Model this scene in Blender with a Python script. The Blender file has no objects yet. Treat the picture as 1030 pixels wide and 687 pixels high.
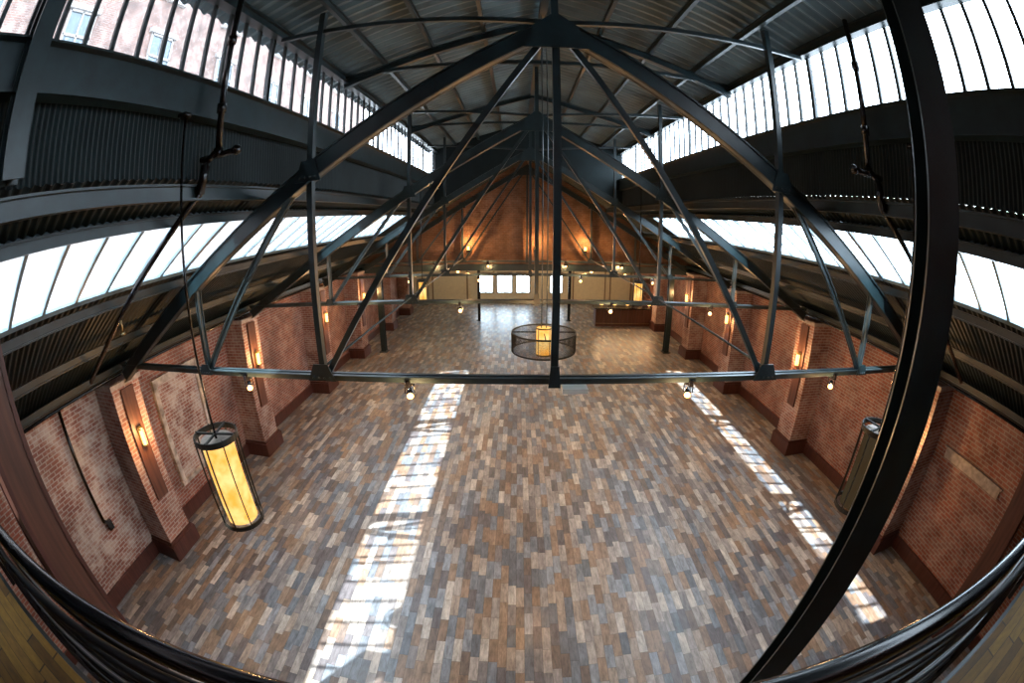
import bpy, bmesh, math, random
from mathutils import Vector, Matrix
random.seed(4)
C = bpy.context.scene.collection
V = Vector

# ------------------------------------------------------------------ materials
class NB:
    def __init__(s, name):
        s.m = bpy.data.materials.new(name); s.m.use_nodes = True
        s.t = s.m.node_tree; s.t.nodes.clear()
        s.out = s.t.nodes.new('ShaderNodeOutputMaterial')
    def n(s, typ, props=None, **ins):
        nd = s.t.nodes.new(typ)
        for k, v in (props or {}).items(): setattr(nd, k, v)
        for k, v in ins.items():
            key = k.replace('_', ' ')
            if key.startswith('i') and key[1:].isdigit(): key = int(key[1:])
            sock = nd.inputs[key]
            if isinstance(v, bpy.types.NodeSocket): s.t.links.new(v, sock)
            else: sock.default_value = v
        return nd
    def math(s, op, a, b=0.0, c=0.0):
        return s.n('ShaderNodeMath', {'operation': op}, i0=a, i1=b, i2=c).outputs[0]
    def ramp(s, fac, stops, interp='LINEAR'):
        r = s.n('ShaderNodeValToRGB', None, Fac=fac)
        cr = r.color_ramp; cr.interpolation = interp
        while len(cr.elements) < len(stops): cr.elements.new(0.5)
        for e, (p, c) in zip(cr.elements, stops):
            e.position = p; e.color = (*c, 1)
        return r.outputs[0]
    def mix(s, fac, a, b, mode='MIX'):
        nd = s.t.nodes.new('ShaderNodeMix'); nd.data_type = 'RGBA'; nd.blend_type = mode
        for idx, v in ((0, fac), (6, a), (7, b)):
            if isinstance(v, bpy.types.NodeSocket): s.t.links.new(v, nd.inputs[idx])
            else: nd.inputs[idx].default_value = v if idx == 0 else (*v[:3], 1)
        return nd.outputs[2]
    def pos(s):
        g = s.n('ShaderNodeNewGeometry')
        return g.outputs['Position']
    def objc(s):
        return s.n('ShaderNodeTexCoord').outputs['Object']
    def sep(s, v):
        return s.n('ShaderNodeSeparateXYZ', None, Vector=v).outputs
    def comb(s, x, y, z=0.0):
        return s.n('ShaderNodeCombineXYZ', None, X=x, Y=y, Z=z).outputs[0]
    def fin(s, sh):
        s.t.links.new(sh, s.out.inputs['Surface']); return s.m
    def bump(s, h, strength=0.3, dist=0.01):
        return s.n('ShaderNodeBump', None, Height=h, Strength=strength, Distance=dist).outputs[0]

def basic(name, col, rough=0.5, metal=0.0, var=0.25, scale=6, spec=0.5):
    b = NB(name)
    nz = b.n('ShaderNodeTexNoise', None, Vector=b.objc(), Scale=scale, Detail=4.0).outputs[0]
    c = b.ramp(nz, [(0.3, tuple(x*(1-var) for x in col)), (0.7, tuple(min(1, x*(1+var)) for x in col))])
    p = b.n('ShaderNodeBsdfPrincipled', None, Base_Color=c, Roughness=rough, Metallic=metal)
    p.inputs['Specular IOR Level'].default_value = spec
    return b.fin(p.outputs[0])

def emis(name, col, strength):
    b = NB(name)
    e = b.n('ShaderNodeEmission', None, Color=(*col, 1), Strength=strength)
    return b.fin(e.outputs[0])

def lantern_mat(name, st, lo=(1, 0.40, 0.05), hi=(1, 0.62, 0.18)):
    b = NB(name)
    nz = b.n('ShaderNodeTexNoise', None, Vector=b.objc(), Scale=5.0, Detail=3.0).outputs[0]
    c = b.ramp(nz, [(0.35, lo), (0.65, hi)])
    e = b.n('ShaderNodeEmission', None, Color=c, Strength=st)
    return b.fin(e.outputs[0])

def brick_mat(name, c1, c2, mortar, white=0.0, whitecol=(0.5,0.46,0.42), thr=0.46):
    b = NB(name)
    x, y, z = b.sep(b.pos())[:3]
    u = b.math('ADD', x, y)
    vec = b.comb(u, z)
    br = b.n('ShaderNodeTexBrick', None, Vector=vec, Color1=(*c1, 1), Color2=(*c2, 1), Mortar=(*mortar, 1), Scale=1.0)
    br.inputs['Mortar Size'].default_value = 0.011
    br.inputs['Brick Width'].default_value = 0.23
    br.inputs['Row Height'].default_value = 0.082
    br.inputs['Bias'].default_value = -0.1
    n1 = b.n('ShaderNodeTexNoise', None, Vector=b.pos(), Scale=1.1, Detail=6.0).outputs[0]
    col = b.mix(0.8, br.outputs['Color'], b.ramp(n1, [(0.3, (0.45, 0.43, 0.43)), (0.7, (1.3, 1.22, 1.18))]), 'MULTIPLY')
    if white:
        n2 = b.n('ShaderNodeTexNoise', None, Vector=b.pos(), Scale=2.2, Detail=8.0, Roughness=0.7).outputs[0]
        f = b.math('MULTIPLY', b.ramp(n2, [(thr, (0, 0, 0)), (thr+0.15, (1, 1, 1))]), white)
        col = b.mix(f, col, whitecol)
    p = b.n('ShaderNodeBsdfPrincipled', None, Base_Color=col, Roughness=0.85,
            Normal=b.bump(b.math('SUBTRACT', 1.0, br.outputs['Fac']), 0.6, 0.01))
    return b.fin(p.outputs[0])

def plank_mat(name, W, L, cols, streak=(0.45, 1.45), along='y', rough=0.2, gapc=(0.015, 0.012, 0.01), gapw=0.035, coat=0.0):
    b = NB(name)
    x, y, z = b.sep(b.pos())[:3]
    if along == 'x': x, y = y, x
    xr = b.math('DIVIDE', x, W)
    row = b.math('FLOOR', xr)
    off = b.n('ShaderNodeTexWhiteNoise', {'noise_dimensions': '1D'}, W=row).outputs['Value']
    yr = b.math('ADD', b.math('DIVIDE', y, L), b.math('MULTIPLY', off, 7.3))
    cell = b.math('FLOOR', yr)
    wn = b.n('ShaderNodeTexWhiteNoise', {'noise_dimensions': '2D'}, Vector=b.comb(row, cell)).outputs['Value']
    col = b.ramp(wn, [(i/len(cols), c) for i, c in enumerate(cols)], 'CONSTANT')
    st = b.n('ShaderNodeTexNoise', None, Vector=b.comb(b.math('MULTIPLY', x, 16.0), b.math('MULTIPLY', y, 4.0), b.math('MULTIPLY', wn, 9.0)), Scale=1.0, Detail=6.0, Roughness=0.7).outputs[0]
    lo, hi = streak
    col = b.mix(0.9, col, b.ramp(st, [(0.32, (lo, lo, lo)), (0.68, (hi, hi, hi))]), 'MULTIPLY')
    fx = b.math('FRACT', xr); fy = b.math('FRACT', yr)
    gx = b.math('LESS_THAN', fx, gapw); gy = b.math('LESS_THAN', fy, gapw*0.3)
    gap = b.math('MAXIMUM', gx, gy)
    col = b.mix(b.math('MULTIPLY', gap, 0.75), col, gapc)
    p = b.n('ShaderNodeBsdfPrincipled', None, Base_Color=col, Roughness=b.math('ADD', b.math('MULTIPLY', st, 0.3), rough),
            Normal=b.bump(b.math('SUBTRACT', b.math('MULTIPLY', st, 0.3), gap), 0.2, 0.006))
    p.inputs['Coat Weight'].default_value = coat; p.inputs['Coat Roughness'].default_value = 0.3
    return b.fin(p.outputs[0])

def glass_mat(name, tint, transl):
    b = NB(name)
    tr = b.n('ShaderNodeBsdfTransparent', None, Color=(*tint, 1)).outputs[0]
    tl = b.n('ShaderNodeBsdfTranslucent', None, Color=(0.85, 0.92, 1.0, 1)).outputs[0]
    gl = b.n('ShaderNodeBsdfGlossy', None, Color=(1, 1, 1, 1), Roughness=0.05).outputs[0]
    nz = b.n('ShaderNodeTexNoise', None, Vector=b.pos(), Scale=1.6, Detail=3.0).outputs[0]
    f = b.math('MULTIPLY', nz, transl*2)
    m1 = b.n('ShaderNodeMixShader', None, i0=f, i1=tr, i2=tl).outputs[0]
    m2 = b.n('ShaderNodeMixShader', None, i0=0.04, i1=m1, i2=gl).outputs[0]
    return b.fin(m2)

def wood_mat(name, c1, c2, axis='z', rough=0.5):
    b = NB(name)
    x, y, z = b.sep(b.pos())[:3]
    if axis == 'z': v = b.comb(b.math('MULTIPLY', x, 14.0), b.math('MULTIPLY', y, 14.0), z)
    else: v = b.comb(x, b.math('MULTIPLY', y, 14.0), b.math('MULTIPLY', z, 14.0))
    nz = b.n('ShaderNodeTexNoise', None, Vector=v, Scale=1.5, Detail=5.0).outputs[0]
    p = b.n('ShaderNodeBsdfPrincipled', None, Base_Color=b.ramp(nz, [(0.3, c1), (0.7, c2)]), Roughness=rough)
    return b.fin(p.outputs[0])

M_floor = plank_mat('reclaimed_plank_floor', 0.14, 0.48,
    [(0.11, 0.10, 0.105), (0.26, 0.24, 0.22), (0.21, 0.14, 0.095), (0.15, 0.175, 0.20), (0.33, 0.295, 0.26), (0.14, 0.105, 0.085),
     (0.22, 0.245, 0.27), (0.25, 0.175, 0.12), (0.44, 0.40, 0.35), (0.11, 0.125, 0.145), (0.30, 0.245, 0.195), (0.18, 0.165, 0.16)], rough=0.28, coat=0.3)
M_brick = brick_mat('red_brick', (0.31, 0.105, 0.068), (0.20, 0.068, 0.048), (0.33, 0.28, 0.25), 0.18)
M_brickw = brick_mat('limewashed_brick', (0.34, 0.15, 0.11), (0.24, 0.10, 0.08), (0.48, 0.44, 0.41), 0.7, (0.55, 0.5, 0.46), 0.44)
M_pil = brick_mat('pilaster_brick', (0.32, 0.14, 0.10), (0.22, 0.09, 0.068), (0.40, 0.34, 0.31), 0.35)
M_gable = brick_mat('gable_brick', (0.17, 0.078, 0.038), (0.125, 0.056, 0.028), (0.15, 0.10, 0.065), 0.05)
M_bldg = brick_mat('outside_brick', (0.13, 0.065, 0.05), (0.09, 0.048, 0.038), (0.16, 0.13, 0.12), 0.1)
M_steel = basic('dark_painted_steel', (0.009, 0.020, 0.024), 0.36, 0.0, 0.35, 5, 0.5)
M_steel2 = basic('grey_painted_steel', (0.035, 0.055, 0.063), 0.33, 0.3, 0.3, 6, 0.6)
M_corr = basic('dark_corrugated_metal', (0.007, 0.015, 0.017), 0.55, 0.0, 0.3, 2, 0.25)
M_deck = basic('galvanised_roof_deck', (0.085, 0.125, 0.138), 0.45, 0.15, 0.35, 1.5)
M_black = basic('black_gloss_metal', (0.006, 0.006, 0.008), 0.2, 0.2, 0.2, 8, 0.6)
M_cable = basic('black_cable_sheath', (0.006, 0.006, 0.008), 0.35, 0.0, 0.2, 8, 0.4)
M_red = wood_mat('dark_red_wood', (0.045, 0.014, 0.011), (0.095, 0.03, 0.022), 'z', 0.45)
M_plank = wood_mat('brown_timber', (0.06, 0.022, 0.013), (0.12, 0.044, 0.026), 'z', 0.5)
M_yel = plank_mat('honey_wood_planks', 0.09, 0.9, [(0.24, 0.12, 0.02), (0.33, 0.17, 0.03), (0.17, 0.08, 0.016), (0.28, 0.14, 0.03)], (0.6, 1.3), 'x', 0.5, gapw=0.06)
M_frame = basic('window_frame_paint', (0.025, 0.035, 0.04), 0.4)
M_framel = basic('pale_window_frame_paint', (0.16, 0.23, 0.28), 0.4)
M_glass = glass_mat('clear_window_glass', (0.92, 0.96, 1.0), 0.03)
M_glassf = glass_mat('frosted_skylight_glass', (0.86, 0.94, 1.0), 0.12)
M_amber = lantern_mat('amber_shade', 1.4, (1, 0.42, 0.06), (1, 0.68, 0.25))
M_amberd = lantern_mat('dim_amber_shade', 0.05, (0.9, 0.55, 0.25), (0.9, 0.65, 0.35))
M_bulb = emis('warm_bulb', (1.0, 0.52, 0.18), 7)
M_sconce = emis('sconce_glow', (1.0, 0.55, 0.16), 5)
M_cream = basic('cream_painted_wall', (0.66, 0.58, 0.41), 0.7, 0, 0.06)
M_creamf = basic('pale_tan_frame', (0.22, 0.16, 0.10), 0.6, 0, 0.1)
M_white = basic('white_ceiling_paint', (0.6, 0.58, 0.52), 0.7, 0, 0.05)
M_stone = basic('pale_stone', (0.36, 0.30, 0.26), 0.8, 0, 0.3, 10)
M_plaster = basic('flaking_plaster', (0.40, 0.35, 0.31), 0.85, 0, 0.6, 5)
M_brass = basic('aged_brass', (0.28, 0.2, 0.1), 0.35, 0.8, 0.2)
M_darkglass = basic('dark_window_pane', (0.04, 0.06, 0.075), 0.1, 0, 0.3)
M_stoned = basic('grey_window_stone', (0.22, 0.2, 0.19), 0.8, 0, 0.2)
M_mesh = basic('dark_bronze_mesh', (0.022, 0.022, 0.018), 0.45, 0.2, 0.2)
M_panel = emis('fill_panel_glow', (1.0, 0.82, 0.55), 9)  # glow of the fill panels added over the rear room

# ------------------------------------------------------------------ geometry helpers
class G:
    """collects geometry for one mesh"""
    def __init__(s): s.bm = bmesh.new(); s.mi = 0
    def _tag(s, faces):
        for f in faces: f.material_index = s.mi
    def box(s, c, size, rot=None):
        hx, hy, hz = (v/2 for v in size)
        vs = []
        for dx in (-hx, hx):
            for dy in (-hy, hy):
                for dz in (-hz, hz):
                    p = V((dx, dy, dz))
                    if rot: p = rot @ p
                    vs.append(s.bm.verts.new(p + V(c)))
        F = [(0,1,3,2),(4,6,7,5),(0,4,5,1),(2,3,7,6),(0,2,6,4),(1,5,7,3)]
        s._tag([s.bm.faces.new([vs[i] for i in f]) for f in F]); return s
    def _frame(s, a, b, up):
        d = (b-a).normalized(); up = V(up)
        if abs(d.dot(up)) > 0.98: up = V((0, 1, 0)) if abs(d.y) < 0.9 else V((1, 0, 0))
        side = d.cross(up).normalized(); u = side.cross(d).normalized()
        return d, side, u
    def extr(s, a, b, prof, up=(0,0,1)):
        a, b = V(a), V(b); d, side, u = s._frame(a, b, up)
        A = [s.bm.verts.new(a+side*p[0]+u*p[1]) for p in prof]
        B = [s.bm.verts.new(b+side*p[0]+u*p[1]) for p in prof]
        n = len(prof); fs = []
        for i in range(n): fs.append(s.bm.faces.new([A[i], A[(i+1)%n], B[(i+1)%n], B[i]]))
        fs.append(s.bm.faces.new(A[::-1])); fs.append(s.bm.faces.new(B)); s._tag(fs); return s
    def bar(s, a, b, w, h, up=(0,0,1)):
        return s.extr(a, b, [(-w/2,-h/2),(w/2,-h/2),(w/2,h/2),(-w/2,h/2)], up)
    def ibeam(s, a, b, w, h, t=0.02, up=(0,0,1)):
        x, y, k = w/2, h/2, t/2
        return s.extr(a, b, [(-x,-y),(x,-y),(x,-y+t),(k,-y+t),(k,y-t),(x,y-t),(x,y),(-x,y),(-x,y-t),(-k,y-t),(-k,-y+t),(-x,-y+t)], up)
    def dangle(s, a, b, w, h, gap=0.03, t=0.014, up=(0,0,1)):
        g = gap/2
        s.extr(a, b, [(g,-h/2),(g+t,-h/2),(g+t,h/2-t),(w/2,h/2-t),(w/2,h/2),(g,h/2)], up)
        s.extr(a, b, [(-g,h/2),(-w/2,h/2),(-w/2,h/2-t),(-g-t,h/2-t),(-g-t,-h/2),(-g,-h/2)], up); return s
    def cyl(s, a, b, r, n=12, r2=None, caps=True):
        a, b = V(a), V(b); r2 = r if r2 is None else r2
        d, side, u = s._frame(a, b, (0,0,1))
        A, B = [], []
        for i in range(n):
            t = 2*math.pi*i/n; o = side*math.cos(t)+u*math.sin(t)
            A.append(s.bm.verts.new(a+o*r)); B.append(s.bm.verts.new(b+o*r2))
        fs = [s.bm.faces.new([A[i], A[(i+1)%n], B[(i+1)%n], B[i]]) for i in range(n)]
        for f in fs: f.smooth = True
        if caps: fs.append(s.bm.faces.new(A[::-1])); fs.append(s.bm.faces.new(B))
        s._tag(fs); return s
    def ball(s, c, r, n=8):
        res = bmesh.ops.create_uvsphere(s.bm, u_segments=n+4, v_segments=n, radius=r, matrix=Matrix.Translation(V(c)))
        for v in res['verts']:
            for f in v.link_faces: f.material_index = s.mi; f.smooth = True
        return s
    def tube(s, c, r, h, th=0.01, n=32):
        c = V(c); vs = []
        for i in range(n):
            t = 2*math.pi*i/n; o = V((math.cos(t), math.sin(t), 0))
            vs.append([s.bm.verts.new(c+o*rr+V((0,0,zz))) for rr, zz in ((r,-h/2),(r,h/2),(r-th,h/2),(r-th,-h/2))])
        fs = []
        for i in range(n):
            a, b = vs[i], vs[(i+1)%n]
            for k in range(4): fs.append(s.bm.faces.new([a[k], b[k], b[(k+1)%4], a[(k+1)%4]]))
        s._tag(fs); return s
    def path(s, pts, r, n=8):
        for i in range(len(pts)-1): s.cyl(pts[i], pts[i+1], r, n)
        for p in pts[1:-1]: s.ball(p, r*1.02, 6)
        return s
    def sweep(s, pts, prof):
        rings = []
        for i, p in enumerate(pts):
            p = V(p); a = V(pts[max(0, i-1)]); b = V(pts[min(len(pts)-1, i+1)])
            d = (b-a).normalized(); nrm = V((-d.y, d.x, 0)).normalized()
            rings.append([s.bm.verts.new(p+nrm*q[0]+V((0,0,q[1]))) for q in prof])
        n = len(prof); fs = []
        for A, B in zip(rings, rings[1:]):
            for i in range(n): fs.append(s.bm.faces.new([A[i], A[(i+1)%n], B[(i+1)%n], B[i]]))
        fs.append(s.bm.faces.new(rings[0])); fs.append(s.bm.faces.new(rings[-1]))
        for f in fs: f.smooth = n > 4
        s._tag(fs); return s
    def poly(s, pts, th=None):
        vs = [s.bm.verts.new(V(p)) for p in pts]; s._tag([s.bm.faces.new(vs)]); return s
    def prism_y(s, pts, y0, y1):
        A = [s.bm.verts.new((p[0], y0, p[1])) for p in pts]; B = [s.bm.verts.new((p[0], y1, p[1])) for p in pts]
        n = len(pts); fs = [s.bm.faces.new([A[i], A[(i+1)%n], B[(i+1)%n], B[i]]) for i in range(n)]
        fs += [s.bm.faces.new(A), s.bm.faces.new(B[::-1])]; s._tag(fs); return s
    def corr(s, p0, p1, y0, y1, pitch=0.12, amp=0.02):
        d = V((p1[0]-p0[0], 0, p1[1]-p0[1])).normalized(); nrm = V((-d.z, 0, d.x))
        n = int((y1-y0)/pitch*4); prev = None; fs = []
        for i in range(n+1):
            y = y0+(y1-y0)*i/n; o = nrm*(amp*(1, 0.9, -1, -0.9)[i % 4])
            if i % 4 == 1 or i % 4 == 3: y += -pitch*0.06
            cur = [s.bm.verts.new(V((p[0], y, p[1]))+o) for p in (p0, p1)]
            if prev: fs.append(s.bm.faces.new([prev[0], cur[0], cur[1], prev[1]]))
            prev = cur
        s._tag(fs); return s
    def obj(s, name, mats, parent=None, label=None, **props):
        bmesh.ops.recalc_face_normals(s.bm, faces=s.bm.faces[:])
        me = bpy.data.meshes.new(name); s.bm.to_mesh(me); s.bm.free()
        for m in (mats if isinstance(mats, (list, tuple)) else [mats]): me.materials.append(m)
        o = bpy.data.objects.new(name, me); C.objects.link(o)
        if parent: o.parent = parent
        if label: o['label'] = label
        for k, v in props.items(): o[k] = v
        return o

def root(name, loc, label, category, group=None):
    e = bpy.data.objects.new(name, None); e.empty_display_size = 0.2; e.location = loc
    e['label'] = label; e['category'] = category
    if group: e['group'] = group
    C.objects.link(e); return e

def top(o, label, category, group=None):
    o['label'] = label; o['category'] = category
    if group: o['group'] = group
    return o

def copy_thing(r, loc, label=None, rotz=None):
    n = r.copy(); n.location = loc
    if rotz is not None: n.rotation_euler = (0, 0, rotz)
    if label: n['label'] = label
    C.objects.link(n)
    def rec(a, b):
        for ch in a.children:
            c = ch.copy(); c.parent = b; C.objects.link(c); rec(ch, c)
    rec(r, n); return n

def point(name, loc, e, col=(1, 0.6, 0.28), r=0.05, parent=None):
    l = bpy.data.lights.new(name, 'POINT'); l.energy = e; l.color = col; l.shadow_soft_size = r
    o = bpy.data.objects.new(name, l); o.location = loc; C.objects.link(o)
    if parent: o.parent = parent
    return o

# ------------------------------------------------------------------ dimensions
WX, PF = 8.35, 7.62        # wall face, pilaster face
Y0, YG, YB = -5.0, 19.05, 31.0
YM = 16.3                  # end of the raised monitor
TY = [4.63, 9.43, 14.23]
ZE = 4.05
SK0, SK1 = (5.2, 5.81), (4.09, 6.48)     # skylight bottom / top (d,z)
MD = 3.6; MZ0, MZ1 = 7.85, 8.92
def mroof(d): return 10.0-0.29*d
def rafz(d): return 8.55-0.6*d
ZR = 6.48+0.6*4.09         # ridge of the plain roof beyond the monitor

# ------------------------------------------------------------------ shell
G().box((0, (Y0+YB)/2, -0.1), (2*WX+1, YB-Y0+1, 0.2)).obj('floor', M_floor, kind='structure', label='patchwork reclaimed grey and brown wood plank floor')
for sx, nm in ((-1, 'left'), (1, 'right')):
    g = G()
    if sx < 0:
        g.box((sx*(WX+0.2), (4.2+YB)/2, ZE/2), (0.4, YB-4.2, ZE)); g.box((sx*(WX+0.2), (Y0+1.0)/2, ZE/2), (0.4, 1.0-Y0, ZE))
        g.mi = 1; g.box((sx*(WX+0.2), 2.6, ZE/2), (0.4, 3.2, ZE)); g.mi = 0
    else: g.box((sx*(WX+0.2), (Y0+YB)/2, ZE/2), (0.4, YB-Y0, ZE))
    g.obj('wall_'+nm, [M_brick, M_brickw], kind='structure', label='old red brick side wall of the hall')
    G().box((sx*(WX-0.03), (Y0+YB)/2, 0.17), (0.06, YB-Y0, 0.34)).obj('baseboard_'+nm, M_red, kind='structure', label='dark red painted baseboard')
    G().box((sx*(WX-0.12), (Y0+YG)/2, ZE+0.06), (0.5, YG-Y0, 0.14)).obj('trim_%d' % (1 if sx < 0 else 2), M_steel, kind='structure', label='dark steel eave ledge on the brick wall')
G().box((0, Y0-0.2, 5), (2*WX+1, 0.4, 11)).obj('wall_back', M_brick, kind='structure', label='brick wall behind the balcony')
g = G().prism_y([(-8.7, 4.0), (8.7, 4.0), (8.7, 4.05), (0, ZR+0.05), (-8.7, 4.05)], YG, YG+0.35)
g.obj('wall_gable', M_gable, kind='structure', label='warm lit brick gable wall above the rear opening')
FO = [(-3.3, -2.2), (-1.9, -0.8), (-0.5, 0.5), (2.0, 2.9)]; g = G()
ZF0, ZF1 = 0.8, 2.3
def fw(x0, x1, z0, z1): g.box(((x0+x1)/2, YB+0.1, (z0+z1)/2), (x1-x0, 0.2, z1-z0))
px = -8.85
for a, b in FO:
    fw(px, a, 0, 4.2); fw(a, b, 0, ZF0); fw(a, b, ZF1, 4.2); px = b
fw(px, 8.85, 0, 4.2)
g.obj('wall_far', M_cream, kind='structure', label='cream painted far wall with bright windows')

# roofs
g = G()
SE = 14.2
for sx in (-1, 1):
    P = lambda p: (sx*p[0], p[1])
    g.corr(P((8.75, 3.86)), P((SK0[0]+0.05, SK0[1]-0.02)), Y0, YG, 0.11, 0.012)
    g.corr(P((SK1[0]-0.02, SK1[1]+0.02)), P((MD-0.02, 6.8)), Y0, YG, 0.11, 0.012)
    g.corr(P((SK0[0]+0.06, SK0[1]-0.02)), P((SK1[0]-0.03, SK1[1]+0.02)), SE, YG, 0.11, 0.012)
    g.corr(P((SK0[0]+0.06, SK0[1]-0.02)), P((SK1[0]-0.03, SK1[1]+0.02)), Y0, -0.18, 0.11, 0.012)  # skylight bay out of view closed over to keep sun off the balcony
    g.corr(P((MD-0.02, 6.8)), P((0, ZR+0.02)), YM, YG, 0.13, 0.02)
    g.corr(P((MD+0.02, 6.8)), P((MD+0.02, MZ0-0.1)), Y0, YM, 0.06, 0.009)
    g.poly([(sx*(MD+0.05), YM, 6.75), (sx*(MD+0.05), YM, MZ1+0.1), (0, YM, mroof(0)+0.05), (0, YM, ZR)])
    g.mi = 1
    oh = 0.27 if sx < 0 else 0.06  # unseen outer overhang, sized per side to shape the floor sun strips
    g.corr(P((MD+oh, mroof(MD+oh)+0.03)), P((0, mroof(0)+0.03)), Y0, YM+0.02, 0.2, 0.03)
    g.mi = 0
g.obj('ceiling', [M_corr, M_deck], kind='structure', label='dark corrugated metal roof with raised monitor')
g = G().box((0, (YG+YB)/2+0.15, 4.1), (2*WX+0.8, YB-YG-0.3, 0.2)); g.obj('ceiling.001', M_white, kind='structure', label='low white ceiling of the rear room')

# windows
wi = 1
def window(sx, p0, p1, y0, y1, n, fm, gm, label, fw=0.035, horiz=1):
    global wi
    a, b = V((sx*p0[0], 0, p0[1])), V((sx*p1[0], 0, p1[1])); Y = V((0, 1, 0))
    g = G()
    up = (b-a).normalized()
    for q, w in ((a, 0.1), (b, 0.09)): g.bar(q+Y*y0, q+Y*y1, 0.07, w, up)
    for k in range(horiz):
        m = a.lerp(b, (k+1)/(horiz+1)); g.bar(m+Y*y0, m+Y*y1, 0.03, 0.03, up)
    for i in range(n+1):
        y = y0+(y1-y0)*i/n; w = 0.06 if i in (0, n) else fw
        g.bar(a+Y*y, b+Y*y, w, 0.05, (0, 1, 0))
    o = g.obj('window_%d' % wi, fm, kind='structure', label=label); wi += 1
    G().poly([a+Y*y0, a+Y*y1, b+Y*y1, b+Y*y0]).obj('glass', gm, parent=o)
BY = [-5.0, -0.17, 4.63, 9.43, 14.23, YM]
for sx in (-1, 1):
    for i in range(5):
        window(sx, (MD, MZ0), (MD, MZ1), BY[i]+0.01, BY[i+1]-0.01, 14 if i < 4 else 6, M_frame, M_glass, 'long dark-framed clerestory window with narrow panes', 0.036, 0)
    for i in range(1, 4):
        window(sx, SK0, SK1, BY[i]+0.01, BY[i+1]-0.03, 9, M_framel, M_glassf, 'sloped skylight strip with pale mullions', 0.07, 0)
for a, b in FO:
    g = G(); zm = (ZF0+ZF1)/2
    for x in (a, (a+b)/2, b): g.box((x, YB, zm), (0.06, 0.08, ZF1-ZF0))
    for z in (ZF0, ZF1): g.box(((a+b)/2, YB, z), (b-a, 0.08, 0.07))
    o = g.obj('window_%d' % wi, M_creamf, kind='structure', label='bright rear window with pale frame'); wi += 1
    G().poly([(a, YB+0.02, ZF0), (b, YB+0.02, ZF0), (b, YB+0.02, ZF1), (a, YB+0.02, ZF1)]).obj('glass', M_glassf, parent=o)

# girders and purlins
def longbeam(name, d, z, w, h, mat, label, kind='i', y0=Y0, y1=YG, grp=None):
    for sx in ((-1, 1) if d else (1,)):
        g = G()
        if kind == 'i': g.ibeam((sx*d, y0, z), (sx*d, y1, z), w, h, 0.02)
        elif kind == 'b': g.bar((sx*d, y0, z), (sx*d, y1, z), w, h)
        else: g.cyl((sx*d, y0, z), (sx*d, y1, z), w, 10)
        top(g.obj(name, mat), label, 'beam' if kind != 'c' else 'pipe', grp or label)
longbeam('roof_girder', MD-0.1, 7.62, 0.18, 0.42, M_steel, 'deep dark steel girder under the clerestory windows', y1=YM)
longbeam('roof_girder', MD-0.04, 6.66, 0.09, 0.16, M_steel, 'dark steel girder at the foot of the monitor')
longbeam('roof_purlin', MD-0.12, MZ1-0.02, 0.12, 0.16, M_steel, 'dark steel plate above the clerestory windows', y1=YM)
for d in (2.75, 1.9, 1.0):
    longbeam('roof_purlin', d, mroof(d)-0.07, 0.06, 0.12, M_steel, 'slim dark steel purlin under the metal deck', y1=YM, grp='monitor purlins')
longbeam('ridge_beam', 0, mroof(0)-0.12, 0.12, 0.2, M_steel, 'dark steel ridge beam', y1=YM)
for d in (4.0, 5.33, 6.5, 7.6):
    longbeam('roof_purlin', d, 5.81-0.6*(d-5.2)-0.1, 0.07, 0.12, M_steel, 'dark steel purlin under the low corrugated roof', grp='low roof purlins')
for d, z, r in ((7.83, 4.17, 0.045), (7.7, 4.12, 0.03), (7.68, 4.2, 0.022)):
    longbeam('eave_pipe', d, z, r, r, M_black, 'black conduit pipe running along the eave', 'c', grp='eave pipes')
def monitor_frame(y):
    r = root('monitor_frame', (0, y, 9.0), 'light dark-steel roof frame spanning the monitor', 'roof frame', 'monitor roof frames')
    for sx in (-1, 1):
        G().ibeam((0, 0, mroof(0)-9-0.22), (sx*(MD-0.1), 0, mroof(MD-0.1)-9-0.2), 0.09, 0.14, 0.015).obj('rafter', M_steel, parent=r)
    G().dangle((-MD+0.1, 0, -0.05), (MD-0.1, 0, -0.05), 0.08, 0.06).obj('tie', M_steel, parent=r)
    return r
mf = monitor_frame(2.23)
for y in (-0.17, 7.03, 11.83): copy_thing(mf, (0, y, 9.0))

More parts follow.
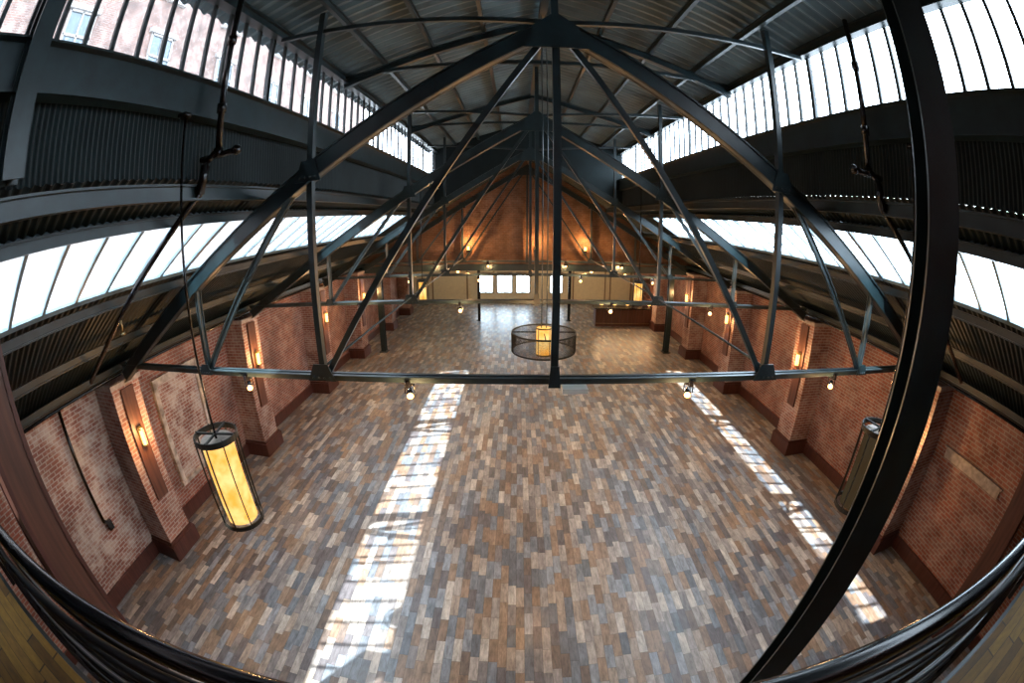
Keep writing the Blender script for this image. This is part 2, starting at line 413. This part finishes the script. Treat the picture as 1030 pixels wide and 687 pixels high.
# ------------------------------------------------------------------ trusses
ZC = 4.30
def truss(y, monitor=True, label='large dark riveted steel roof truss spanning the hall'):
    r = root('roof_truss', (0, y, ZC), label, 'roof truss', 'roof trusses')
    L = lambda d, z: (d, 0, z-ZC)
    for sx in (-1, 1):
        g = G(); a, b = L(0, 8.50), L(sx*7.45, rafz(7.45)+0.03)
        for o in (-0.06, 0.06):
            g.bar((a[0], o, a[2]), (b[0], o, b[2]), 0.02, 0.22)
        g.bar((a[0], 0, a[2]+0.11), (b[0], 0, b[2]+0.11), 0.18, 0.02); g.bar((a[0], 0, a[2]-0.11), (b[0], 0, b[2]-0.11), 0.18, 0.02)
        g.obj('rafter', M_steel, parent=r)
        G().bar(L(sx*2.85, ZC), L(sx*2.85, (mroof(2.85)-0.12) if monitor else rafz(2.85)), 0.075, 0.09, (0, 1, 0)).obj('post', M_steel, parent=r)
        G().dangle(L(sx*4.93, ZC), L(sx*4.93, rafz(4.93)), 0.1, 0.08, up=(0, 1, 0)).obj('post', M_steel2, parent=r)
        G().bar(L(sx*0.1, 8.35), L(sx*2.78, ZC+0.05), 0.055, 0.07).obj('diagonal', M_steel, parent=r)
        G().dangle(L(sx*2.9, rafz(2.85)), L(sx*4.88, ZC+0.05), 0.1, 0.07).obj('diagonal', M_steel2, parent=r)
        if monitor: G().bar(L(sx*0.15, 8.55), L(sx*3.45, mroof(3.45)-0.2), 0.05, 0.06).obj('brace', M_steel, parent=r)
        for d, z, w, h in ((2.85, ZC+0.08, 0.4, 0.22), (4.93, ZC+0.05, 0.26, 0.16), (2.85, rafz(2.85), 0.36, 0.26)):
            g = G(); x, zz = L(sx*d, z)[0], z-ZC
            g.prism_y([(x-w/2, zz-h/2), (x+w/2, zz-h/2), (x+w*0.25, zz+h/2), (x-w*0.25, zz+h/2)], -0.095, -0.08)
            for k in range(4): g.ball((x-w*0.3+k*w*0.2, -0.098, zz-h*0.3), 0.013, 5)
            g.obj('gusset_plate', M_steel, parent=r)
    G().dangle(L(-7.5, ZC), L(7.5, ZC), 0.15, 0.085, 0.04, 0.015).obj('tie_beam', M_steel2, parent=r)
    G().bar(L(0, ZC), L(0, (mroof(0)-0.2) if monitor else 8.5), 0.085, 0.09, (0, 1, 0)).obj('king_post', M_steel, parent=r)
    G().prism_y([(-0.36, 3.85), (0.36, 3.85), (0.26, 4.15), (0, 4.36), (-0.26, 4.15)], -0.11, -0.095).obj('gusset_plate', M_steel, parent=r)
    G().prism_y([(-0.07, -0.06), (0.07, -0.06), (0.05, 0.2), (-0.05, 0.2)], -0.11, -0.095).obj('gusset_plate', M_steel, parent=r)
    return r
t1 = truss(TY[0])
copy_thing(t1, (0, TY[1], ZC)); copy_thing(t1, (0, TY[2], ZC))
truss(YG-0.2, False, 'dark steel roof truss against the brick gable wall')
for d, z in ((2.85, 4.42),):
    longbeam('truss_stay', d, z, 0.018, 0.02, M_steel, 'thin dark steel rod tying the trusses', 'c', TY[0], YG, 'truss stays')

# ------------------------------------------------------------------ pilasters
def pilaster(sx, y, H=ZE-0.02):
    r = root('brick_pilaster', (sx*(WX-0.012), y, 0.005), 'red brick pilaster with dark red wooden base', 'pilaster', 'brick pilasters')
    D = WX-PF; o = -sx
    G().box((o*D/2, 0, H/2), (D, 0.8, H)).obj('shaft', M_pil, parent=r)
    g = G(); g.box((o*D*0.56, 0, 0.2), (D*1.12, 0.96, 0.4)); g.box((o*D*0.54, 0, 0.43), (D*1.08, 0.88, 0.06))
    g.obj('base', M_red, parent=r)
    G().box((o*D*0.54, 0, H-0.06), (D*1.08, 0.9, 0.1)).obj('capital', M_stone, parent=r)
def sconce(sx, y):
    r = root('wall_sconce', (sx*(PF-0.013), y, 2.86), 'glowing amber wall sconce on a tall dark timber board', 'wall lamp', 'pilaster sconces')
    o = -sx
    G().box((o*0.027, 0, -0.19), (0.05, 0.36, 2.4)).obj('backboard', M_plank, parent=r)
    g = G(); g.box((o*0.065, 0, 0), (0.03, 0.14, 0.42)); g.tube((o*0.13, 0, 0.17), 0.062, 0.03, 0.01, 16); g.tube((o*0.13, 0, -0.17), 0.062, 0.03, 0.01, 16)
    for t in (0, 2.1, 4.2): g.cyl((o*0.13+0.06*math.cos(t), 0.06*math.sin(t), -0.18), (o*0.13+0.06*math.cos(t), 0.06*math.sin(t), 0.18), 0.006, 6)
    g.obj('bracket', M_brass, parent=r)
    G().cyl((o*0.13, 0, -0.16), (o*0.13, 0, 0.16), 0.055, 16).obj('lamp_shade', M_sconce, parent=r)
    point('sconce_light', (o*0.4, 0, 0.05), 60, (1, 0.55, 0.22), 0.06, r)
for sx in (-1, 1):
    for y in TY + [YG-0.6]:
        pilaster(sx, y); sconce(sx, y)
for y in (23.5, 27.5):
    for sx in (-1, 1): pilaster(sx, y, 3.97)

# timber columns by balcony
r = root('timber_column', (7.75, 1.2, 0), 'reddish-brown timber column against the brick wall', 'column')
G().box((0, 0, 2.05), (0.5, 0.45, 4.1)).obj('shaft', M_plank, parent=r)
G().box((0, 0, 0.2), (0.6, 0.55, 0.4)).obj('base', M_red, parent=r)
r = root('timber_column', (-4.17, 0.74, 0), 'tall reddish-brown timber column beside the balcony railing', 'column')
G().box((0, 0, 3.0), (0.40, 0.38, 6.0)).obj('shaft', M_plank, parent=r)
g = G()
for dx in (-0.19, 0.19):
    for dy in (-0.18, 0.18): g.box((dx, dy, 3.15), (0.05, 0.05, 5.6))
g.obj('corner_bead', M_red, parent=r)
G().box((0, 0, 0.2), (0.5, 0.48, 0.4)).obj('base', M_red, parent=r)

# near steel columns
r = root('steel_column', (1.62, 1.27, 0), 'tall dark steel column rising from floor to roof', 'column')
G().ibeam((0, 0, 0.02), (0, 0, 9.4), 0.21, 0.21, 0.022, (0.5, 0.85, 0)).obj('shaft', M_steel, parent=r)
G().box((0, 0, 0.01), (0.36, 0.36, 0.02)).obj('base_plate', M_steel, parent=r)
top(G().ibeam((-3.38, 0.95, 6.8), (-3.38, 0.95, 8.9), 0.2, 0.18, 0.02, (1, 0, 0)).obj('steel_post', M_steel), 'dark steel post between roof girders', 'post')

# ------------------------------------------------------------------ sprinkler pipes
def pipe(sx):
    r = root('sprinkler_pipe', (sx*3.3, 3.35, 7.0), 'black iron sprinkler pipe with elbows hanging from roof', 'pipe', 'sprinkler pipes')
    G().path([(0, 0, 1.95), (0, 0, 0.05), (sx*0.12, -0.05, -0.05), (sx*0.2, -0.05, -0.35), (sx*3.4, -0.05, -2.5)], 0.036, 10).obj('pipe_run', M_black, parent=r)
    for z in (0.02, 0.5, 1.3): G().cyl((0, 0, z-0.05), (0, 0, z+0.05), 0.055, 10).obj('coupling', M_black, parent=r)
    G().cyl((sx*0.13, -0.05, -0.08), (sx*0.21, -0.05, -0.36), 0.052, 10).obj('coupling', M_black, parent=r)
    G().cyl((-0.25*sx, 0, 0.0), (0.25*sx, 0, 0.0), 0.034, 8).ball((-0.25*sx, 0, 0), 0.055, 6).obj('branch_pipe', M_black, parent=r)
    g = G(); g.cyl((sx*2.0, -0.05, -1.55), (sx*2.0, -0.05, -1.75), 0.02, 8); g.cyl((sx*2.0, -0.05, -1.75), (sx*2.0, -0.05, -1.78), 0.05, 8)
    g.obj('sprinkler_head', M_brass, parent=r)
pipe(-1); pipe(1)

# ------------------------------------------------------------------ lanterns
def lantern(x, y, zr, shade, zc=3.87, h=1.05, R=0.25, label='cylindrical amber pendant lantern in bronze cage'):
    r = root('pendant_lantern', (x, y, zc), label, 'pendant lamp', 'cylindrical pendant lanterns')
    g = G().tube((0, 0, h/2-0.04), R, 0.06, 0.014); g.tube((0, 0, -h/2+0.03), R, 0.05, 0.014)
    for i in range(8):
        t = 2*math.pi*i/8+0.2; g.bar((R*math.cos(t)*0.98, R*math.sin(t)*0.98, -h/2), (R*math.cos(t)*0.98, R*math.sin(t)*0.98, h/2), 0.010, 0.018, (math.cos(t), math.sin(t), 0))
    for t in (0.2, 0.2+math.pi/2):
        g.bar((R*math.cos(t), R*math.sin(t), h/2-0.02), (-R*math.cos(t), -R*math.sin(t), h/2-0.02), 0.02, 0.02)
    g.obj('cage', M_mesh, parent=r)
    G().cyl((0, 0, -h/2+0.04), (0, 0, h/2-0.09), R*0.72, 28).obj('lamp_shade', shade, parent=r)
    G().cyl((0, 0, h/2-0.088), (0, 0, h/2-0.07), R*0.73, 28).obj('top_disc', M_stone, parent=r)
    G().cyl((0, 0, h/2-0.07), (0, 0, zr-zc), 0.013, 8).obj('hanging_rod', M_black, parent=r)
    G().cyl((0, 0, zr-zc-0.04), (0, 0, zr-zc), 0.06, 12).obj('canopy', M_black, parent=r)
    G().bar((0, 0, zr-zc+0.01), (math.copysign(0.1, x), 0, zr-zc+0.01), 0.04, 0.03).obj('bracket', M_black, parent=r)
    return r
lantern(-3.3, 2.8, 7.35, M_amber); lantern(3.47, 2.75, 7.35, M_amberd, label='unlit cylindrical pendant lantern in bronze cage')
for x in (-3.3, 3.3): lantern(x, 12.6, 7.35, M_amber, 4.0, 0.8, 0.17, 'slim glowing amber pendant lantern')

def ring_chandelier(y):
    r = root('drum_chandelier', (0, y, 4.2), 'large dark mesh drum chandelier around glowing amber cylinder', 'chandelier')
    R, h = 0.52, 0.30
    g = G().tube((0, 0, h/2), R, 0.025, 0.012, 48); g.tube((0, 0, -h/2), R, 0.025, 0.012, 48)
    n = 260
    for i in range(n):
        a = 2*math.pi*i/n
        g.bar((R*math.cos(a), R*math.sin(a), -h/2), (R*math.cos(a), R*math.sin(a), h/2), 0.0035, 0.0035)
    for k in range(1, 20): g.tube((0, 0, -h/2+h*k/20), R, 0.003, 0.003, 48)
    g.obj('mesh_drum', M_mesh, parent=r)
    for t in (0, math.pi/2): G().bar((R*math.cos(t), R*math.sin(t), h/2), (-R*math.cos(t), -R*math.sin(t), h/2), 0.014, 0.014).obj('spoke', M_black, parent=r)
    G().cyl((0, 0, -0.22), (0, 0, 0.22), 0.12, 24).obj('lamp_shade', M_amber, parent=r)
    g = G()
    for z in (-0.22, 0.22): g.tube((0, 0, z), 0.13, 0.02, 0.01, 24)
    for i in range(4):
        t = math.pi/4+i*math.pi/2; g.cyl((0.127*math.cos(t), 0.127*math.sin(t), -0.22), (0.127*math.cos(t), 0.127*math.sin(t), 0.22), 0.006, 6)
    g.obj('cage', M_brass, parent=r)
    for dx in (-0.04, 0.04): G().cyl((dx, 0, 0.2), (dx, 0, mroof(0)-4.2-0.25), 0.009, 6).obj('hanging_rod', M_steel2, parent=r)
    point('chandelier_glow', (0, 0, -0.6), 130, (1, 0.55, 0.22), 0.15, r)
ring_chandelier(6.6)

# ------------------------------------------------------------------ spotlights on tie beams
def spot(x, y, yaw, tilt):
    r = root('stage_spotlight', (x, y, ZC-0.06), 'small black spotlight with warm bulb clamped to the truss tie', 'spotlight', 'truss spotlights')
    R = Matrix.Rotation(yaw, 3, 'Z') @ Matrix.Rotation(tilt, 3, 'X')
    c = V((0, 0, -0.13)); f = R @ V((0, -1, 0)); sd = R @ V((1, 0, 0))
    G().cyl(c-f*0.08, c+f*0.06, 0.035, 14, 0.05).obj('housing', M_black, parent=r)
    g = G()
    g.bar(c+sd*0.058, c+sd*0.058+V((0, 0, 0.11)), 0.012, 0.01); g.bar(c-sd*0.058, c-sd*0.058+V((0, 0, 0.11)), 0.012, 0.01)
    g.bar(c+sd*0.065+V((0, 0, 0.105)), c-sd*0.065+V((0, 0, 0.105)), 0.02, 0.02); g.box((0, 0, 0.01), (0.05, 0.16, 0.08))
    g.obj('yoke', M_black, parent=r)
    G().cyl(c+f*0.05, c+f*0.065, 0.042, 14).obj('lens', M_bulb, parent=r)
    point('spot_glow', c+f*0.2, 45, (1, 0.58, 0.25), 0.04, r)
for ti, y in enumerate(TY+[YG-0.25]):
    for x in (-4.15, -1.72, 1.72, 4.3):
        yw = math.atan2(x+0.43, y)
        spot(x, y, -yw, 0.25)
r = root('junction_box', (0.25, TY[0], ZC-0.08), 'flat pale equipment box fixed under the truss tie', 'junction box')
g = G().box((0, 0, -0.03), (0.3, 0.2, 0.06)); g.cyl((0, 0, -0.06), (0, 0, -0.09), 0.05, 12); g.obj('housing', M_white, parent=r)

# gable uplights
for x in (-2.6, 0.4, 2.6):
    r = root('gable_uplight', (x, YG-0.02, 4.85), 'small black wall lamp glowing amber on brick', 'wall lamp', 'gable uplights')
    g = G().box((0, -0.06, 0), (0.16, 0.12, 0.2)); g.bar((0, 0, 0.0), (0, 0.02, 0), 0.1, 0.1); g.obj('housing', M_black, parent=r)
    G().cyl((0, -0.14, -0.03), (0, -0.14, 0.13), 0.06, 12).obj('lens', M_sconce, parent=r)
    point('uplight_glow', (0, -0.4, 0.3), 90, (1, 0.5, 0.17), 0.05, r)

# ------------------------------------------------------------------ wall details
r = root('bricked_up_window', (-WX+0.012, 6.75, 0.9), 'bricked-up window opening with flaking white plaster and pale frame', 'window')
G().box((0.02, 0, 1.2), (0.04, 1.5, 2.4)).obj('infill', M_brickw, parent=r)
g = G()
for yy in (-0.8, 0.8): g.box((0.05, yy, 1.2), (0.1, 0.14, 2.5))
g.box((0.05, 0, 2.5), (0.1, 1.74, 0.16)); g.box((0.06, 0, -0.03), (0.12, 1.8, 0.1)); g.obj('frame', M_plaster, parent=r)
r = root('stone_lintel', (WX-0.012, 2.9, 2.7), 'pale weathered stone lintel set in the brick wall', 'lintel')
g = G().box((-0.04, 0, 0), (0.07, 1.9, 0.2)); g.box((-0.05, 0, 0.12), (0.09, 2.0, 0.04)); g.obj('block', M_stone, parent=r)
r = root('wall_conduit', (-WX+0.08, 3.1, 1.5), 'black pipe clipped vertically to the whitewashed brick wall', 'pipe')
G().path([(0, 0, 2.5), (0, 0, 0.1), (0.0, 0.12, 0.0)], 0.04, 10).obj('pipe_run', M_black, parent=r)
g = G(); g.box((0, 0.12, -0.05), (0.1, 0.14, 0.2)); g.obj('switch_box', M_black, parent=r)

# ------------------------------------------------------------------ rear room
for x in (-2.75, 2.75):
    r = root('steel_column', (x, 25.5, 0), 'slim black steel column in the rear room', 'column', 'rear columns')
    G().ibeam((0, 0, 0), (0, 0, 3.98), 0.16, 0.16, 0.02, (0, 1, 0)).obj('shaft', M_black, parent=r)
    G().box((0, 0, 0.01), (0.3, 0.3, 0.02)).obj('base_plate', M_black, parent=r)
for x in (-6.9, 6.9):
    r = root('steel_column', (x, YG+0.1, 0), 'dark steel column under the brick gable wall', 'column', 'gable columns')
    G().ibeam((0, 0, 0), (0, 0, 3.98), 0.25, 0.25, 0.025, (0, 1, 0)).obj('shaft', M_steel, parent=r)
    G().box((0, 0, 0.015), (0.4, 0.4, 0.03)).obj('base_plate', M_steel, parent=r)
G().box((0, YG-0.05, 4.02), (2*WX, 0.12, 0.3)).obj('trim_3', M_steel, kind='structure', label='dark steel lintel beam under the brick gable')
for i, (x, w) in enumerate(((-5.4, 2.6), (4.9, 2.4), (7.3, 1.6))):
    r = root('sliding_panel', (x, YB-0.02, 0), 'tall cream sliding panel in brown frame', 'panel', 'cream sliding panels')
    G().box((0, -0.02, 1.55), (w, 0.04, 2.7)).obj('leaf', M_cream, parent=r)
    g = G()
    for s in (-1, 1): g.box((s*w/2, -0.05, 1.5), (0.1, 0.1, 3.0))
    g.box((0, -0.05, 2.95), (w+0.1, 0.1, 0.12)); g.obj('frame', M_creamf, parent=r)
def bar_counter(x, y, w, label):
    r = root('bar_counter', (x, y, 0), label, 'bar counter')
    g = G().box((0, 0, 0.53), (w, 0.7, 1.06))
    for i in range(int(w/0.5)+1): g.box((-w/2+0.05+i*(w-0.1)/int(w/0.5), -0.37, 0.53), (0.08, 0.04, 1.0))
    g.obj('body', M_plank, parent=r)
    G().box((0, -0.03, 1.09), (w+0.16, 0.9, 0.06)).obj('worktop', M_black, parent=r)
    G().cyl((-w/2, -0.46, 0.2), (w/2, -0.46, 0.2), 0.02, 8).obj('foot_rail', M_brass, parent=r)
bar_counter(6.0, 24.6, 3.6, 'dark timber bar counter with black worktop')
r = root('bar_shelf_unit', (8.05, 26.1, 0), 'dark timber back-bar shelving against the brick wall', 'shelf')
for yy in (-0.8, 0, 0.8): G().box((0, yy, 1.2), (0.4, 0.06, 2.4)).obj('upright', M_plank, parent=r)
for z in (0.5, 1.0, 1.5, 2.0, 2.38): G().box((0, 0, z), (0.4, 1.6, 0.05)).obj('shelf', M_plank, parent=r)
for x in (4.6, 5.4, 6.2, 7.0, 7.6):
    r = root('table_lamp', (x, 24.55, 1.12), 'small warm glowing lamp on the bar counter', 'lamp', 'bar lamps')
    G().cyl((0, 0, 0), (0, 0, 0.02), 0.06, 12).obj('base', M_brass, parent=r)
    G().cyl((0, 0, 0.02), (0, 0, 0.15), 0.01, 8).obj('stem', M_brass, parent=r)
    G().cyl((0, 0, 0.13), (0, 0, 0.36), 0.11, 14, 0.08).obj('lamp_shade', M_sconce, parent=r)
    point('lamp_glow', (0, -0.2, 0.5), 40, (1, 0.6, 0.3), 0.08, r)
for x, y in ((-5.6, 21.2), (-3.6, 22.6), (-1.6, 21.2), (0.4, 23.4), (1.6, 21.2), (3.6, 22.8), (5.2, 21.6), (-5.0, 26.5), (-0.6, 27.5), (4.2, 27.5)):
    r = root('pendant_bulb', (x, y, 3.45), 'small bare warm pendant bulb on a black cord', 'pendant lamp', 'rear pendant bulbs')
    G().cyl((0, 0, 0.05), (0, 0, 0.54), 0.008, 6).obj('cord', M_black, parent=r)
    G().cyl((0, 0, 0.03), (0, 0, 0.12), 0.04, 10).obj('socket', M_brass, parent=r)
    G().ball((0, 0, -0.04), 0.08, 10).obj('bulb', M_bulb, parent=r)
for x in (-5.5, -2, 2, 5.5):
    for y in (20.5, 28.3):
        r = root('fill_panel', (x, y, 4.0), 'added square fill panel on the unseen rear ceiling', 'ceiling light', 'added rear fill panels')  # fill panels added on the unseen ceiling to brighten the rear room
        G().box((0, 0, -0.03), (1.3, 0.9, 0.06)).obj('housing', M_white, parent=r)
        G().box((0, 0, -0.065), (1.1, 0.7, 0.012)).obj('diffuser', M_panel, parent=r)

# ------------------------------------------------------------------ balcony
G().box((0, (Y0-0.02)/2, 4.3), (2*WX, -Y0-0.02, 0.16)).obj('balcony_floor', M_yel, kind='structure', label='honey coloured wooden balcony floor')
xs = [-7.5 + i*0.1 for i in range(151)]
def ry(x):
    t = x+0.43
    return 0.10+0.14*math.exp(-(t/0.95)**2)
def circ(r, n=8): return [(r*math.cos(2*math.pi*i/n), r*math.sin(2*math.pi*i/n)) for i in range(n)]
r = root('balcony_railing', (0, 0, 4.38), 'black curved balcony railing strung with bundled cables', 'railing')
pts = lambda z, o=0.0: [(x, ry(x)+o+0.012*math.sin(x*2.1+z*40), z-4.38+0.01*math.sin(x*1.3+z*31)) for x in xs]
G().sweep([(x, ry(x), 5.47-4.38) for x in xs], circ(0.028, 10)).obj('top_rail', M_black, parent=r)
for z, o, q in ((5.42, 0.03, .013), (5.39, -0.03, .016), (5.34, 0.01, .012), (5.28, -0.01, .016), (5.22, 0.02, .013), (5.16, -0.01, .018), (5.09, 0.01, .013), (5.02, 0.0, .016), (4.93, 0.0, .014), (4.84, 0.0, .018), (4.74, 0.0, .014), (4.62, 0.0, .016), (4.5, 0.0, .014)):
    G().sweep(pts(z, o), circ(q, 8)).obj('cable', M_cable, parent=r)
for x in (-6.6, -5.2, -3.8, -2.4, 1.4, 2.8, 4.2, 5.6, 7.0):
    G().bar((x, ry(x)-0.03, 0.0), (x, ry(x)-0.03, 1.07), 0.04, 0.04, (0, 1, 0)).obj('post', M_black, parent=r)
G().box((0, -0.03, 4.05), (2*WX-0.02, 0.1, 0.34)).obj('trim_4', M_steel, kind='structure', label='dark steel balcony edge beam')

# ------------------------------------------------------------------ neighbouring building
r = root('brick_building', (-13, 8, 0), 'pale red brick neighbouring building seen through clerestory', 'building')
G().box((-2, 0, 11), (4, 50, 22)).obj('facade', M_bldg, parent=r)
for i in range(10):
    for zz in (9.3, 12.6, 16.2):
        y = -20+i*4.4
        g = G()
        for s in (-0.62, 0, 0.62): g.box((0.05, y+s, zz+0.9), (0.08, 0.07, 1.9))
        for s in (0, 0.9, 1.8): g.box((0.05, y, zz+s), (0.08, 1.3, 0.08))
        g.box((0.08, y, zz-0.1), (0.2, 1.6, 0.12)); g.box((0.08, y, zz+1.95), (0.16, 1.6, 0.2))
        w = g.obj('window', M_stoned, parent=r)
        G().box((0.02, y, zz+0.9), (0.04, 1.2, 1.8)).obj('pane', M_darkglass, parent=w)

# ------------------------------------------------------------------ light
w = bpy.data.worlds.new('world'); bpy.context.scene.world = w; w.use_nodes = True
bg = w.node_tree.nodes['Background']; bg.inputs[0].default_value = (0.78, 0.90, 1.0, 1); bg.inputs[1].default_value = 13.5
sl = bpy.data.lights.new('sun', 'SUN'); sl.energy = 24; sl.angle = math.radians(0.8); sl.color = (1, 0.98, 0.95)
so = bpy.data.objects.new('sun', sl); so.location = (-5, -8, 20); C.objects.link(so)
so.rotation_euler = V((0.265, 0.42, -1)).to_track_quat('-Z', 'Y').to_euler()
bpy.context.scene.view_settings.view_transform = 'Standard'

# ------------------------------------------------------------------ camera (real 15 mm fisheye)
cd = bpy.data.cameras.new('camera'); cam = bpy.data.objects.new('camera', cd); C.objects.link(cam)
cam.location = (-0.43, 0, 6.12)
cam.rotation_euler = (math.radians(90-16.3), 0, math.radians(0.7))
cd.type = 'PANO'; cd.sensor_width = 36; cd.sensor_fit = 'HORIZONTAL'; cd.clip_start = 0.02; cd.clip_end = 500
for tgt in (cd, getattr(cd, 'cycles', None)):
    if tgt is None: continue
    for k, v in (('panorama_type', 'FISHEYE_EQUISOLID'), ('fisheye_lens', 15.0), ('fisheye_fov', math.radians(200))):
        try: setattr(tgt, k, v)
        except Exception as e: print('cam', k, e)
bpy.context.scene.camera = cam
